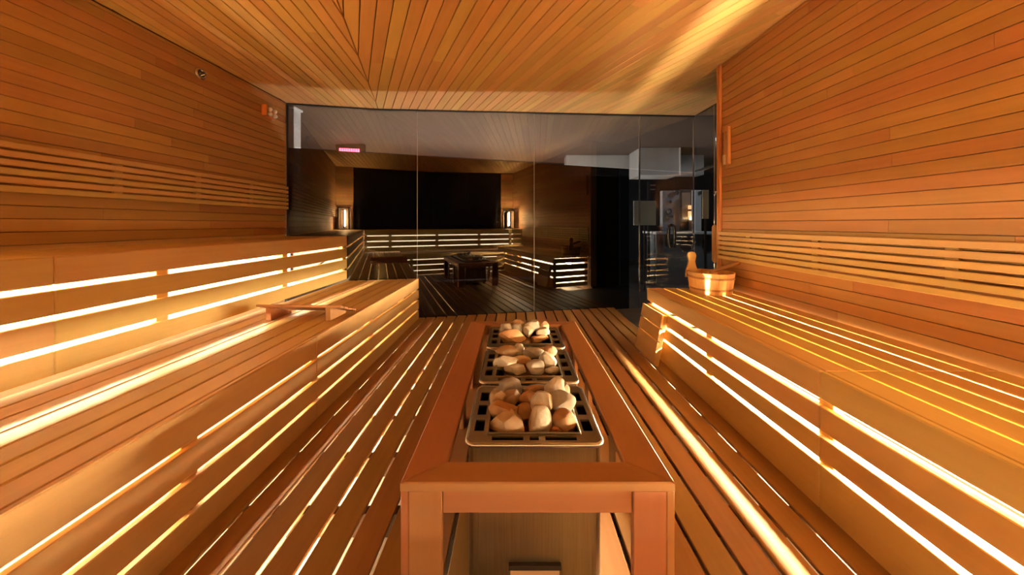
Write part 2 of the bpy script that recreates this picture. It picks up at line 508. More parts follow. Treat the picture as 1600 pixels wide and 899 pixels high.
# ---- raked glass wall
GA = math.atan(GS); g_dir = Vector((math.cos(GA), math.sin(GA), 0)); g_out = Vector((-math.sin(GA), math.cos(GA), 0))
win = bpy.data.objects.new('window_1', None); COL.objects.link(win); win['kind'] = 'structure'
win['label'] = 'raked wall of dark mirror-like glass at the far end'
def zsplit(x): return 1.885 - (x - XL) * 0.12 / 4.86
def pane(name, x0, x1, zb, zt, mat, parent, th=0.008):
    """zb, zt functions of x"""
    bm = bmesh.new()
    prism(bm, [Vector((x0, yg(x0), zb(x0))), Vector((x1, yg(x1), zb(x1))), Vector((x1, yg(x1), zt(x1))), Vector((x0, yg(x0), zt(x0)))], g_out * th)
    return mobj(name, bm, mat, parent)
JX = [XL + 0.004, -1.11, 0.24, 1.636, XR2 - 0.004]
def ztop_g(x): return zc(x, yg(x)) - 0.012
for i, (a, b) in enumerate(zip(JX, JX[1:])):
    if i < 3:
        bb = b if i < 2 else 1.49
        pane('glass_pane', a + 0.002, bb - 0.002, lambda x: -0.03, lambda x: zsplit(x) - 0.003, 'film_glass', win)
        if i == 2: pane('glass_pane', bb + 0.002, b - 0.002, lambda x: -0.03, lambda x: zsplit(x) - 0.003, 'clear_glass', win)
    if i == 0:
        sgx = SG.x
        pane('transom_pane', a + 0.002, b - 0.002, lambda x: zsplit(x) + 0.003, ztop_g, 'clear_glass', win)
    else:
        pane('transom_pane', a + 0.002, b - 0.002, lambda x: zsplit(x) + 0.003, ztop_g, 'clear_glass', win)
for x in JX[1:3]:
    bm = bmesh.new(); p = Vector((x, yg(x), 0))
    prism(bm, [p - g_dir * 0.002 + Vector((0, 0, -0.03)), p + g_dir * 0.002 + Vector((0, 0, -0.03)), p + g_dir * 0.002 + Vector((0, 0, ztop_g(x))), p - g_dir * 0.002 + Vector((0, 0, ztop_g(x)))], g_out * 0.008)
    mobj('seal', bm, 'seal_grey', win)
for x, wd in ((JX[3], 0.012), (JX[4] - 0.006, 0.010)):
    bm = bmesh.new(); p = Vector((x, yg(x), 0)) - g_out * 0.006
    prism(bm, [p - g_dir * wd / 2 + Vector((0, 0, -0.03)), p + g_dir * wd / 2 + Vector((0, 0, -0.03)), p + g_dir * wd / 2 + Vector((0, 0, ztop_g(x))), p - g_dir * wd / 2 + Vector((0, 0, ztop_g(x)))], g_out * 0.02)
    mobj('steel_profile', bm, 'chrome', win)
# dark channel holding the glass under the ceiling and at the left wall
def channel(x0, x1):
    bm = bmesh.new(); o = -g_out * 0.010
    prism(bm, [Vector((x0, yg(x0), zc(x0, yg(x0)) - 0.016)) + o, Vector((x1, yg(x1), zc(x1, yg(x1)) - 0.016)) + o,
               Vector((x1, yg(x1), zc(x1, yg(x1)) - 0.003)) + o, Vector((x0, yg(x0), zc(x0, yg(x0)) - 0.003)) + o], g_out * 0.03)
    mobj('channel', bm, 'black_plastic', win)
channel(XL + 0.002, SG.x); channel(SG.x, XR2)
bm = bmesh.new(); x0 = XL + 0.001
prism(bm, [Vector((x0, yg(x0) - 0.004, 0.94)), Vector((x0 + 0.012, yg(x0) - 0.004, 0.94)), Vector((x0 + 0.012, yg(x0) - 0.004, Z_LOWC - 0.02)), Vector((x0, yg(x0) - 0.004, Z_LOWC - 0.02))], (0, 0.02, 0))
mobj('edge_channel', bm, 'black_plastic', win)
# glass door with a black ring pull
door = bpy.data.objects.new('door_1', None); COL.objects.link(door); door['kind'] = 'structure'; door['label'] = 'frameless glass door with a black oval pull'
pane('door_glass', JX[3] + 0.010, JX[4] - 0.014, lambda x: -0.02, lambda x: zsplit(x) - 0.006, 'clear_glass', door)
def on_glass(px, z, off=0.0):
    t = (px - 804) / F_PX
    x = t * 3.945 / (1 - GS * t)
    return Vector((x, yg(x), z)) - g_out * off
hx = on_glass(1047, 0, 0.03)
pts = []
for i in range(28):
    a = 2 * math.pi * i / 28
    cx, sz = math.cos(a), math.sin(a)
    pts.append(Vector((hx.x, hx.y, 0)) + g_dir * (0.045 * math.copysign(abs(cx) ** 0.6, cx)) + Vector((0, 0, 0.905 + 0.15 * math.copysign(abs(sz) ** 0.75, sz))))
bm = bmesh.new(); tube(bm, pts, 0.022, 10, True); ring_o = mobj('pull_ring', bm, 'black_plastic', door, smooth=True)
for dz in (0.10, -0.10):
    bm = bmesh.new(); p = Vector((hx.x, hx.y, 0.905 + dz)) + g_dir * 0.045
    tube(bm, [p, p + g_out * 0.034], 0.012, 8); mobj('pull_mount', bm, 'black_plastic', ring_o)

# glass return on the right with a timber pull
win2 = bpy.data.objects.new('window_2', None); COL.objects.link(win2); win2['kind'] = 'structure'; win2['label'] = 'narrow glass return beside the end of the boarded wall'
def side_pane(name, y0, y1, z0, z1f, mat):
    bm = bmesh.new()
    prism(bm, [(XR2, y0, z0), (XR2, y1, z0), (XR2, y1, z1f(y1)), (XR2, y0, z1f(y0))], (0.008, 0, 0)); mobj(name, bm, mat, win2)
YJ = 3.985
zr = lambda y: zc(XR2, y) - 0.012
side_pane('glass_pane', YW + 0.03, YJ - 0.003, -0.03, zr, 'clear_glass')
side_pane('glass_pane', YJ + 0.003, yg(XR2) - 0.02, -0.03, lambda y: 1.76, 'clear_glass')
side_pane('transom_pane', YJ + 0.003, yg(XR2) - 0.02, 1.80, zr, 'clear_glass')
board('steel_profile', (XR2 - 0.006, YJ, 1.764), (XR2 + 0.014, yg(XR2) - 0.02, 1.796), 'chrome', win2, 0.002)
board('steel_profile', (XR2 - 0.006, YJ - 0.006, -0.03), (XR2 + 0.014, YJ + 0.006, zr(YJ)), 'chrome', win2, 0.002)
bm = bmesh.new(); lathe(bm, [(0.012, 0), (0.026, 0.002), (0.028, 0.014), (0.018, 0.022)], 16, Matrix.Translation((XR2 - 0.008, YJ - 0.04, HC + 0.37)) @ Matrix.Rotation(-math.pi / 2, 4, 'Y'))
mobj('hinge_cap', bm, 'chrome', win2, smooth=True)

# timber pull: D-shaped board on two steel pins, near the end of the right wall
hy = 3.86
bm = bmesh.new(); pr = []
for z, y in ((0.635, 0.0), (0.61, 0.02), (0.61, 0.065), (0.635, 0.085), (1.03, 0.085), (1.055, 0.065), (1.055, 0.02), (1.03, 0.0)):
    pr.append((XR2 - 0.06, hy + y, z))
prism(bm, pr, (0.03, 0, 0)); bmesh.ops.bevel(bm, geom=list(bm.edges), offset=0.006, segments=2, affect='EDGES')
mobj('timber_pull', bm, 'handle_wood', win2)
for z in (0.70, 0.96):
    bm = bmesh.new(); tube(bm, [(XR2 - 0.03, hy + 0.04, z), (XR2 + 0.002, hy + 0.04, z)], 0.008, 8); mobj('pull_pin', bm, 'chrome', win2)

# ================================================================== BENCHES
emit('led_upper', LED_COL, L_UP); emit('led_lower', LED_COL, L_LOW); emit('led_right', LED_COL, L_RIGHT); emit('led_back', LED_COL, L_BACK)
emit('glow_upper', LED_COL, P_UP); emit('glow_lower', LED_COL, P_LOW); emit('glow_right', LED_COL, P_RIGHT); emit('glow_back', LED_COL, P_BACK)

def bench(name, label, frame, depth, ztop, zbot, slots, s0, s_end, posts, joints, nseat, glow, led, led_t, led_z, glow_t, glow_z, seat_gap=0.010, group=None, led_h=0.012, seat_th=0.030, floor_glow=None, glow_floor_z=0.045):
    """frame(s, t, z) -> world; s along the bench, t from its front to its back. slots: list of (z_hi, z_lo) openings"""
    root = empty(name, frame((s0 + s_end(0)) / 2, depth / 2, 0), label, 'bench', group)
    ft = 0.025
    # front boards between the slots
    levels = [ztop] + [z for pr in slots for z in pr] + [zbot]
    strips = [(levels[i], levels[i + 1]) for i in range(0, len(levels), 2)]
    e0 = s_end(0.0)
    cuts = [s0] + [j for j in joints if s0 < j < e0] + [e0]
    for i, (zh, zl) in enumerate(strips):
        if zh - zl < 0.008: continue
        for a, b in zip(cuts, cuts[1:]):
            board('fascia' if i == 0 else 'front_slat', frame(a + 0.0006, 0, zl), frame(b - 0.0006, ft, zh), 'bench_wood', root, 0.005 if i == 0 else 0.003)
    # posts behind the front boards
    for p in posts:
        if s0 + 0.05 < p < e0 - 0.02:
            board('post', frame(p - 0.03, ft, zbot), frame(p + 0.03, ft + 0.04, ztop - 0.032), 'bench_wood', root, 0.002)
    board('post', frame(e0 - 0.05, ft, zbot), frame(e0 - 0.004, ft + 0.04, ztop - 0.032), 'bench_wood', root, 0.002)
    # seat boards
    w = (depth - ft) / nseat
    for k in range(nseat):
        t0 = ft + k * w + (0.001 if k == 0 else seat_gap / 2); t1 = ft + (k + 1) * w - seat_gap / 2
        e = min(s_end(t0), s_end(t1))
        cj = [s0] + [j + 0.0 for j in joints if s0 < j < e and nseat > 0] + [e]
        for a, b in zip(cj, cj[1:]):
            board('seat_board', frame(a + 0.0006, t0, ztop - seat_th), frame(b - 0.0006, t1, ztop), 'bench_wood', root, 0.003)
    # cross bearers below the seat
    for p in posts:
        if s0 + 0.05 < p < e0 - 0.1:
            board('bearer', frame(p - 0.02, ft + 0.041, ztop - 0.075), frame(p + 0.02, depth - 0.02, ztop - 0.031), 'bench_wood', root, 0.002)
    # glowing diffuser board and LED strip in the cavity
    eg = s_end(glow_t) - 0.03
    if glow:
        board('light_panel', frame(s0 + 0.02, glow_t, glow_z[0]), frame(eg, glow_t + 0.01, glow_z[1]), glow, root, 0.0)
    if led:
        board('led_strip', frame(s0 + 0.02, led_t, led_z), frame(s_end(led_t) - 0.03, led_t + 0.008, led_z + led_h), led, root, 0.0)
    if floor_glow:  # added glowing panel on the cavity floor, brightens slots and seat gaps
        board('light_panel', frame(s0 + 0.02, 0.12, glow_floor_z), frame(e0 - 0.10, glow_t - 0.03, glow_floor_z + 0.01), floor_glow, root, 0.0)
    return root

fl_up = lambda s, t, z: Vector((-1.83 - t, s, z))
fl_lo = lambda s, t, z: Vector((-1.09 - t, s, z))
fr = lambda s, t, z: Vector((1.148 + t, s, z))
fb_up = lambda s, t, z: Vector((s, 0.05 - t, z))
fb_lo = lambda s, t, z: Vector((s, 0.55 - t, z))

b_up = bench('upper_bench', 'upper tier bench along the left wall with three glowing slots', fl_up, 0.585, 0.94, 0.467,
             [(0.826, 0.804), (0.706, 0.683), (0.587, 0.563)], YB + 0.01, lambda t: yg(-1.83 - t) - 0.015, [-0.1, 0.80, 1.72, 2.64], [1.30], 5,
             'glow_upper', 'led_upper', 0.260, 0.663, 0.53, (0.46, 0.90), seat_gap=0.003, floor_glow='glow_upper', glow_floor_z=0.445)
b_lo = bench('lower_bench', 'lower tier bench along the left wall with a glossy strip of light on its seat', fl_lo, 0.739, 0.45, -0.032,
             [(0.335, 0.316), (0.222, 0.202), (0.105, 0.088)], YB + 0.01, lambda t: yg(-1.09 - t) - 0.015, [0.40, 1.12, 1.82, 2.54, 3.26], [1.80], 7,
             'glow_lower', 'led_lower', 0.42, 0.30, 0.66, (0.03, 0.40), seat_gap=0.009)
b_r = bench('side_bench', 'low bench along the right wall carrying the pail', fr, 0.690, 0.515, -0.032,
            [(0.411, 0.384), (0.293, 0.270), (0.186, 0.164)], 0.075, lambda t: 2.83, [0.50, 1.23, 1.97], [1.23], 6,
            'glow_right', 'led_right', 0.36, 0.378, 0.63, (0.05, 0.47), seat_gap=0.015, led_h=0.024, seat_th=0.024, floor_glow='glow_right')
b_bu = bench('rear_upper_bench', 'upper tier bench under the dark rear wall, mirrored in the glass', fb_up, 0.695, 0.94, 0.474,
             [(0.826, 0.804), (0.706, 0.683), (0.587, 0.563)], -1.80, lambda t: XR - 0.004, [-1.3, -0.3, 0.7, 1.5], [-0.1], 6,
             'glow_back', None, 0.40, 0.712, 0.60, (0.48, 0.90))
b_bl = bench('rear_lower_bench', 'lower tier bench below the rear wall, mirrored in the glass', fb_lo, 0.495, 0.45, 0.012,
             [(0.335, 0.316), (0.222, 0.202), (0.105, 0.088)], -1.08, lambda t: 1.14, [-0.9, -0.2, 0.5], [0.2], 4,
             'glow_back', None, 0.40, 0.30, 0.42, (0.03, 0.40))
# slatted end of the side bench that faces the glass
for zl, zh in ((0.408, 0.515), (0.293, 0.385), (0.186, 0.270), (0.090, 0.164), (0.004, 0.070)):
    board('end_slat', (1.174, 2.804, zl), (XR - 0.004, 2.829, zh if zh < 0.5 else 0.484), 'bench_wood', b_r, 0.003)

# LED line below the deck, next to the lower bench
ls = empty('deck_light', (-1.08, 2.2, -0.11), 'LED light line under the left floor slats beside the lower bench', 'light')
for k in range(10):
    ya = 0.65 + 0.295 * k + 0.024
    board('led_strip', (-0.732, ya, -0.060), (-0.722, ya + 0.247, -0.050), 'led_floor', ls, 0.0)

# ================================================================== BACKREST RAILS ON THE WALLS
def rails(name, label, x, nx, z0, y0, y1, battens):
    root = empty(name, (x + nx * 0.02, (y0 + y1) / 2, z0), label, 'backrest')
    n = 6; h, g = 0.030, 0.0115
    for k in range(n):
        z = z0 + k * (h + g)
        board('rail', (x + nx * 0.020, y0, z), (x + nx * 0.042, y1, z + h), 'bench_wood', root, 0.003)
    for y in battens:
        board('batten', (x, y - 0.022, z0 + 0.002), (x + nx * 0.0195, y + 0.022, z0 + n * (h + g) - g - 0.002), 'bench_wood', root, 0.002)
rails('slatted_backrest', 'six-rail wooden backrest on the left wall above the upper bench', XL, 1, 1.222, YB + 0.05, yg(XL) - 0.03, [-0.3, 0.5, 1.22, 1.98, 2.48, 2.98])
rails('slatted_backrest', 'six-rail wooden backrest on the right wall above the pail', XR, -1, 0.765, 0.08, YW - 0.03, [0.3, 0.6, 1.05, 1.36, 1.98, 2.55])

# ================================================================== HEATER GUARD
GX0, GX1, GY0, GY1, GZ = -0.292, 0.410, 0.831, 2.21, 0.410
guard = empty('heater_guard', ((GX0 + GX1) / 2, (GY0 + GY1) / 2, 0), 'reddish wooden guard frame standing around the three heaters', 'guard rail')
BW, BF, LT = 0.106, 0.076, 0.022
def top_board(poly):
    plank('top_rail', poly, lambda u, v: Vector((u, v, GZ - LT)), (poly[1][0] - poly[0][0], poly[1][1] - poly[0][1], 0), (0, 0, 1), LT, 'guard_wood', guard, gap=0.0004, cham=0.003)
top_board([(GX0, GY0), (GX1, GY0), (GX1 - BW, GY0 + BF), (GX0 + BW, GY0 + BF)])
top_board([(GX1, GY0), (GX1, GY1), (GX1 - BW, GY1 - BF), (GX1 - BW, GY0 + BF)])
top_board([(GX1, GY1), (GX0, GY1), (GX0 + BW, GY1 - BF), (GX1 - BW, GY1 - BF)])
top_board([(GX0, GY1), (GX0, GY0), (GX0 + BW, GY0 + BF), (GX0 + BW, GY1 - BF)])
zl = GZ - LT - 0.0005
for sx, x0 in ((1, GX0), (-1, GX1)):
    for sy, y0 in ((1, GY0), (-1, GY1)):
        leg = board('leg', (x0 + sx * 0.0215, y0 + sy * 0.002, 0), (x0 + sx * 0.106, y0 + sy * 0.024, zl), 'guard_wood', guard, 0.002)
        board('leg_side', (x0 + sx * 0.001, y0 + sy * 0.002, 0), (x0 + sx * 0.021, y0 + sy * 0.095, zl), 'guard_wood', leg, 0.002)
for y in (GY0 + 0.008, GY1 - 0.030):
    board('apron', (GX0 + 0.107, y, zl - 0.062), (GX1 - 0.107, y + 0.022, zl), 'guard_wood', guard, 0.002)
for x in (GX0 + 0.006, GX1 - 0.028):
    board('apron', (x, GY0 + 0.096, zl - 0.062), (x + 0.022, GY1 - 0.096, zl), 'guard_wood', guard, 0.002)
    for y in (1.24, 1.70):
        board('mid_post', (x + 0.001, y, 0), (x + 0.021, y + 0.085, zl - 0.063), 'guard_wood', guard, 0.002)

# ================================================================== HEATERS
def rim_mesh(w, d, side, front, back, r=0.022, th=0.006):
    """flat steel collar with vent holes; returns bmesh centred in x, from y=0 to d, top at z=0"""
    bm = bmesh.new()
    xs = [-w / 2, -w / 2 + 0.016, -w / 2 + 0.016 + 0.030, -w / 2 + side, w / 2 - side, w / 2 - 0.046, w / 2 - 0.016, w / 2]
    ys = [0, 0.012, 0.030, front]
    inner = d - front - back
    for k in range(3):
        c = front + inner * (k + 0.5) / 3
        ys += [c - inner * 0.115, c + inner * 0.115]
    ys += [d - back, d - 0.030, d - 0.012, d]
    # extra x cuts for the slots in the front and back strips
    inw = w - 2 * side
    fx = [-inw * 0.46, -inw * 0.12, -inw * 0.05, inw * 0.05, inw * 0.12, inw * 0.46]
    xs = sorted(xs + fx)
    def hole(xc, yc):
        if abs(xc) < w / 2 - side and front < yc < d - back: return True          # the well
        if w / 2 - 0.046 < abs(xc) < w / 2 - 0.016:
            for k in range(3):
                c = front + inner * (k + 0.5) / 3
                if abs(yc - c) < inner * 0.115: return True
        if 0.012 < yc < 0.030 or d - 0.030 < yc < d - 0.012:
            if inw * 0.12 < abs(xc) < inw * 0.46 or abs(xc) < inw * 0.05: return True
        return False
    V = {}
    def vv(i, j):
        if (i, j) not in V:
            x, y = xs[i], ys[j]
            # round the outer corners
            cx = max(-w / 2 + r, min(w / 2 - r, x)); cy = max(r, min(d - r, y))
            if x != cx and y != cy:
                v = Vector((x - cx, y - cy)); l = v.length
                m = max(abs(v.x), abs(v.y))
                v = v * (m / l); x, y = cx + v.x, cy + v.y
            V[(i, j)] = bm.verts.new((x, y, 0))
        return V[(i, j)]
    fs = []
    for i in range(len(xs) - 1):
        for j in range(len(ys) - 1):
            if not hole((xs[i] + xs[i + 1]) / 2, (ys[j] + ys[j + 1]) / 2):
                fs.append(bm.faces.new((vv(i, j), vv(i + 1, j), vv(i + 1, j + 1), vv(i, j + 1))))
    ret = bmesh.ops.extrude_face_region(bm, geom=fs)
    for v in [g for g in ret['geom'] if isinstance(g, bmesh.types.BMVert)]: v.co.z -= th
    bmesh.ops.recalc_face_normals(bm, faces=bm.faces)
    return bm

def rrect(w, d, r, n=5):
    pts = []
    for cx, cy, a0 in ((w / 2 - r, r, -90), (w / 2 - r, d - r, 0), (-w / 2 + r, d - r, 90), (-w / 2 + r, r, 180)):
        for k in range(n + 1):
            a = math.radians(a0 + 90 * k / n); pts.append((cx + r * math.cos(a), cy + r * math.sin(a)))
    return pts

HW, HD, HZ, HXC = 0.40, 0.335, 0.430, 0.059
SIDE, FRONT, BACK = 0.062, 0.042, 0.036
WELL = 0.085
def heater(y0, label):
    root = empty('sauna_heater', (HXC, y0 + HD / 2, 0), label, 'heater', 'electric heaters in the guard frame')
    T = Matrix.Translation((HXC, y0, HZ))
    collar = mobj('top_collar', rim_mesh(HW, HD, SIDE, FRONT, BACK), 'brushed_steel', root, T)
    # rolled edge
    pts = [Vector((x, y, -0.006)) for x, y in rrect(HW, HD, 0.024)]
    bm = bmesh.new(); tube(bm, pts, 0.007, 8, True)
    mobj('rolled_edge', bm, 'steel_edge', collar, T, True)
    # casing with rounded corners, open on top
    bm = bmesh.new()
    rw = rrect(HW - 0.006, HD - 0.006, 0.024)
    lo = [bm.verts.new((x, y + 0.003, 0.03 - HZ)) for x, y in rw]; hi = [bm.verts.new((x, y + 0.003, -0.012)) for x, y in rw]
    for i in range(len(lo)):
        j = (i + 1) % len(lo); bm.faces.new((lo[i], lo[j], hi[j], hi[i]))
    bm.faces.new(lo[::-1])
    mobj('casing', bm, 'brushed_steel', root, T, False)
    # black stone well
    bm = bmesh.new()
    x0, x1, ya, yb = -HW / 2 + SIDE, HW / 2 - SIDE, FRONT, HD - BACK
    v = [bm.verts.new(p) for p in ((x0, ya, -0.007), (x1, ya, -0.007), (x1, yb, -0.007), (x0, yb, -0.007), (x0, ya, -WELL), (x1, ya, -WELL), (x1, yb, -WELL), (x0, yb, -WELL))]
    for a, b in ((0, 1), (1, 2), (2, 3), (3, 0)): bm.faces.new((v[a], v[b], v[b + 4], v[a + 4]))
    bm.faces.new((v[4], v[5], v[6], v[7]))
    mobj('stone_well', bm, 'well_black', root, T)
    # raised lip around the well
    for p0, p1 in (((x0 - 0.005, ya - 0.005), (x1 + 0.005, ya)), ((x0 - 0.005, yb), (x1 + 0.005, yb + 0.005)), ((x0 - 0.005, ya), (x0, yb)), ((x1, ya), (x1 + 0.005, yb))):
        board('well_lip', (HXC + p0[0], y0 + p0[1], HZ), (HXC + p1[0], y0 + p1[1], HZ + 0.006), 'brushed_steel', collar, 0.0015)
    for sx in (-1, 1):
        for yy in (y0 + 0.04, y0 + HD - 0.06):
            board('foot', (HXC + sx * 0.16 - 0.012, yy, 0), (HXC + sx * 0.16 + 0.012, yy + 0.02, 0.031), 'black_plastic', root, 0.001)
    # recessed front plate with a dark grip slot
    fpl = board('front_plate', (HXC - 0.165, y0 - 0.001, 0.04), (HXC + 0.165, y0 + 0.004, 0.300), 'brushed_steel', root, 0.001)
    board('name_plate', (HXC - 0.072, y0 - 0.005, 0.045), (HXC + 0.072, y0 - 0.0011, 0.070), 'pale_wood', fpl, 0.001)
    board('plate_hood', (HXC - 0.076, y0 - 0.014, 0.0705), (HXC + 0.076, y0 - 0.0011, 0.084), 'dark_frame', fpl, 0.001)
    return root
HY = [0.953, 1.322, 1.690]
heater(HY[0], 'nearest of the three steel heaters, its front plate showing below the guard')
heater(HY[1], 'middle of the three steel heaters, with flat pale stones')
heater(HY[2], 'farthest of the three steel heaters, nearest the glass')

# ---- stones
def stone(px, py, pz, sx, sy, sz, rz, mat, seed, label, tilt=0.0, cuts=11, group=None):
    rr = random.Random(seed)
    bm = bmesh.new(); bmesh.ops.create_icosphere(bm, subdivisions=4 if pz > 0.4 else 3, radius=1.0)
    planes = []
    for _ in range(cuts):
        n = Vector((rr.gauss(0, 1), rr.gauss(0, 1), rr.gauss(0, 0.9))).normalized(); planes.append((n, rr.uniform(0.60, 0.90)))
    off = Vector((seed * 3.1, seed * 1.7, seed * 0.9))
    for v in bm.verts:
        p = v.co.copy()
        for n, dd in planes:
            e = p.dot(n) - dd
            if e > 0: p -= n * e
        p *= 1.08 + 0.10 * noise.noise(p * 1.2 + off) + 0.025 * noise.noise(p * 5 + off)
        v.co = Vector((p.x * sx, p.y * sy, p.z * sz))
    bm.normal_update()
    for e in bm.edges:
        if len(e.link_faces) == 2 and e.calc_face_angle(0) > 0.42: e.smooth = False
    M = Matrix.Translation((px, py, pz)) @ Matrix.Rotation(rz, 4, 'Z') @ Matrix.Rotation(tilt, 4, 'Y')
    o = mobj('sauna_stone', bm, mat, None, M, True)
    tag(o, label, 'stone', group)
    return o
def from_px(px, py, z):
    """world point at height z seen at photo pixel (px, py): used to lay the stones where they lie"""
    y = (HC - z) * F_PX / (py - 350.0)
    return (px - 804.0) / F_PX * y, y
# centre pixel, height, half sizes (m), material, label
ST = [
    # nearest heater
    (795, 664, 0.425, 0.062, 0.042, 0.040, 0.05, 'stone_tan', 'broad tan stone at the front left of the nearest heater'),
    (843, 660, 0.430, 0.038, 0.036, 0.046, 0.4, 'stone_pale', 'upright pale wedge stone at the front middle of the nearest heater'),
    (881, 661, 0.425, 0.040, 0.036, 0.036, -0.4, 'stone_rust', 'rust brown stone at the front right of the nearest heater'),
    (869, 675, 0.405, 0.026, 0.020, 0.020, 0.0, 'stone_rust', 'small rust stone below the front right stone of the nearest heater'),
    (789, 643, 0.447, 0.052, 0.036, 0.030, -0.3, 'stone_rust', 'rust stone lying on the broad tan front stone of the nearest heater'),
    (775, 625, 0.452, 0.030, 0.030, 0.034, 0.2, 'stone_tan', 'rounded tan stone at the left edge of the nearest heater'),
    (799, 621, 0.452, 0.036, 0.028, 0.026, 0.3, 'stone_tan', 'small light brown stone behind the rounded left one on the nearest heater'),
    (847, 634, 0.448, 0.040, 0.042, 0.040, -0.6, 'stone_pale', 'slanted pale faced stone in the middle of the nearest heater'),
    (880, 630, 0.450, 0.050, 0.040, 0.038, 0.1, 'stone_grey', 'large greyish stone at the right edge of the nearest heater'),
    (826, 622, 0.446, 0.036, 0.028, 0.024, 0.0, 'stone_rust', 'flat orange stone in the centre of the nearest heater'),
    (796, 608, 0.456, 0.046, 0.030, 0.036, 0.2, 'stone_grey', 'pointed grey stone at the back left of the nearest heater'),
    (868, 607, 0.462, 0.038, 0.030, 0.040, 0.1, 'stone_pale', 'tall pale stone at the back right of the nearest heater'),
    (883, 611, 0.452, 0.026, 0.024, 0.028, 0.0, 'stone_tan', 'small tan stone leaning on the tall pale one of the nearest heater'),
    (838, 609, 0.440, 0.046, 0.022, 0.018, 0.1, 'stone_tan', 'low flat stone at the back middle of the nearest heater'),
    (818, 646, 0.420, 0.036, 0.030, 0.028, 0.3, 'stone_rust', 'half hidden brown stone in the middle of the nearest heater'),
    (768, 612, 0.436, 0.026, 0.020, 0.020, 0.5, 'stone_pale', 'small pale stone in the back left corner of the nearest heater'),
    # middle heater
    (781, 569, 0.436, 0.056, 0.030, 0.034, 0.1, 'stone_pale', 'rough pale stone at the front left of the middle heater'),
    (806, 578, 0.420, 0.054, 0.026, 0.022, 0.05, 'stone_pale', 'flat pale stone lying along the front of the middle heater'),
    (838, 574, 0.430, 0.042, 0.030, 0.032, 0.0, 'stone_grey', 'blocky grey stone at the front of the middle heater'),
    (864, 580, 0.418, 0.036, 0.022, 0.018, 0.1, 'stone_grey', 'thin flat stone at the front right of the middle heater'),
    (856, 564, 0.442, 0.038, 0.034, 0.036, -0.4, 'stone_pale', 'angular pale stone at the right of the middle heater'),
    (816, 563, 0.428, 0.050, 0.028, 0.018, 0.0, 'stone_tan', 'long flat brown stone in the centre of the middle heater'),
    (785, 548, 0.444, 0.060, 0.030, 0.028, 0.1, 'stone_tan', 'long brown stone at the back left of the middle heater'),
    (811, 545, 0.456, 0.030, 0.026, 0.026, 0.2, 'stone_pale', 'small pointed stone on top at the back of the middle heater'),
    (833, 552, 0.448, 0.058, 0.028, 0.022, -0.2, 'stone_grey', 'smooth long stone across the middle heater'),
    (857, 548, 0.446, 0.036, 0.030, 0.030, 0.0, 'stone_tan', 'square brown stone at the back right of the middle heater'),
    # farthest heater
    (799, 526, 0.436, 0.078, 0.034, 0.034, 0.0, 'stone_rust', 'wide domed stone at the front left of the farthest heater'),
    (842, 529, 0.426, 0.052, 0.028, 0.020, 0.0, 'stone_rust', 'orange slab stone at the front right of the farthest heater'),
    (781, 514, 0.450, 0.044, 0.034, 0.034, 0.3, 'stone_grey', 'grey sloping stone at the left of the farthest heater'),
    (808, 514, 0.452, 0.036, 0.030, 0.032, -0.2, 'stone_grey', 'grey stone in the middle of the farthest heater'),
    (826, 518, 0.452, 0.032, 0.028, 0.032, 0.0, 'stone_pale', 'pale pyramid stone in the middle of the farthest heater'),
    (848, 519, 0.448, 0.036, 0.028, 0.028, 0.1, 'stone_pale', 'pale lumpy stone at the right of the farthest heater'),
    (832, 507, 0.462, 0.056, 0.036, 0.036, 0.2, 'stone_grey', 'big rounded grey stone at the back of the farthest heater'),
    (806, 503, 0.466, 0.050, 0.032, 0.024, 0.0, 'stone_tan', 'long tan stone on top at the back of the farthest heater'),
    (851, 509, 0.452, 0.030, 0.028, 0.028, 0.0, 'stone_tan', 'brown stone at the back right of the farthest heater'),
    (790, 507, 0.444, 0.046, 0.030, 0.024, 0.1, 'stone_tan', 'low brown stone at the back left of the farthest heater'),
]
for i, (px, py, z, sx, sy, sz, rz, mat, lab) in enumerate(ST):
    x, y = from_px(px, py, z)
    hy0 = min(HY, key=lambda h: abs(h + HD / 2 - y))
    y = max(hy0 + FRONT + sy * 0.8, min(hy0 + HD - BACK - sy * 0.8, y))
    x = max(HXC - HW / 2 + SIDE + sx * 0.75, min(HXC + HW / 2 - SIDE - sx * 0.75, x))
    stone(x, y, z, sx * 1.02, sy * 1.0, sz * 1.06, rz, mat, 101 + i * 7, lab, group='stones on the heaters')
# lower layer filling each well
words = ('nearest', 'middle', 'farthest')
kk = 0
for h, y0 in enumerate(HY):
    for a in range(3):
        for b in range(3):
            x = HXC + (a - 1) * 0.082 + RND.uniform(-0.008, 0.008); y = y0 + FRONT + 0.045 + b * 0.083 + RND.uniform(-0.006, 0.006)
            kk += 1
            stone(x, y, HZ - WELL + 0.030, 0.036, 0.036, 0.028, RND.uniform(0, 3), ('stone_rust', 'stone_grey', 'stone_tan')[kk % 3], 900 + kk * 5,
                  'shadowed lower stone at the %s %s of the %s heater' % (('front', 'centre', 'back')[b], ('left', 'middle', 'right')[a], words[h]), group='lower stones in the %s heater' % words[h])

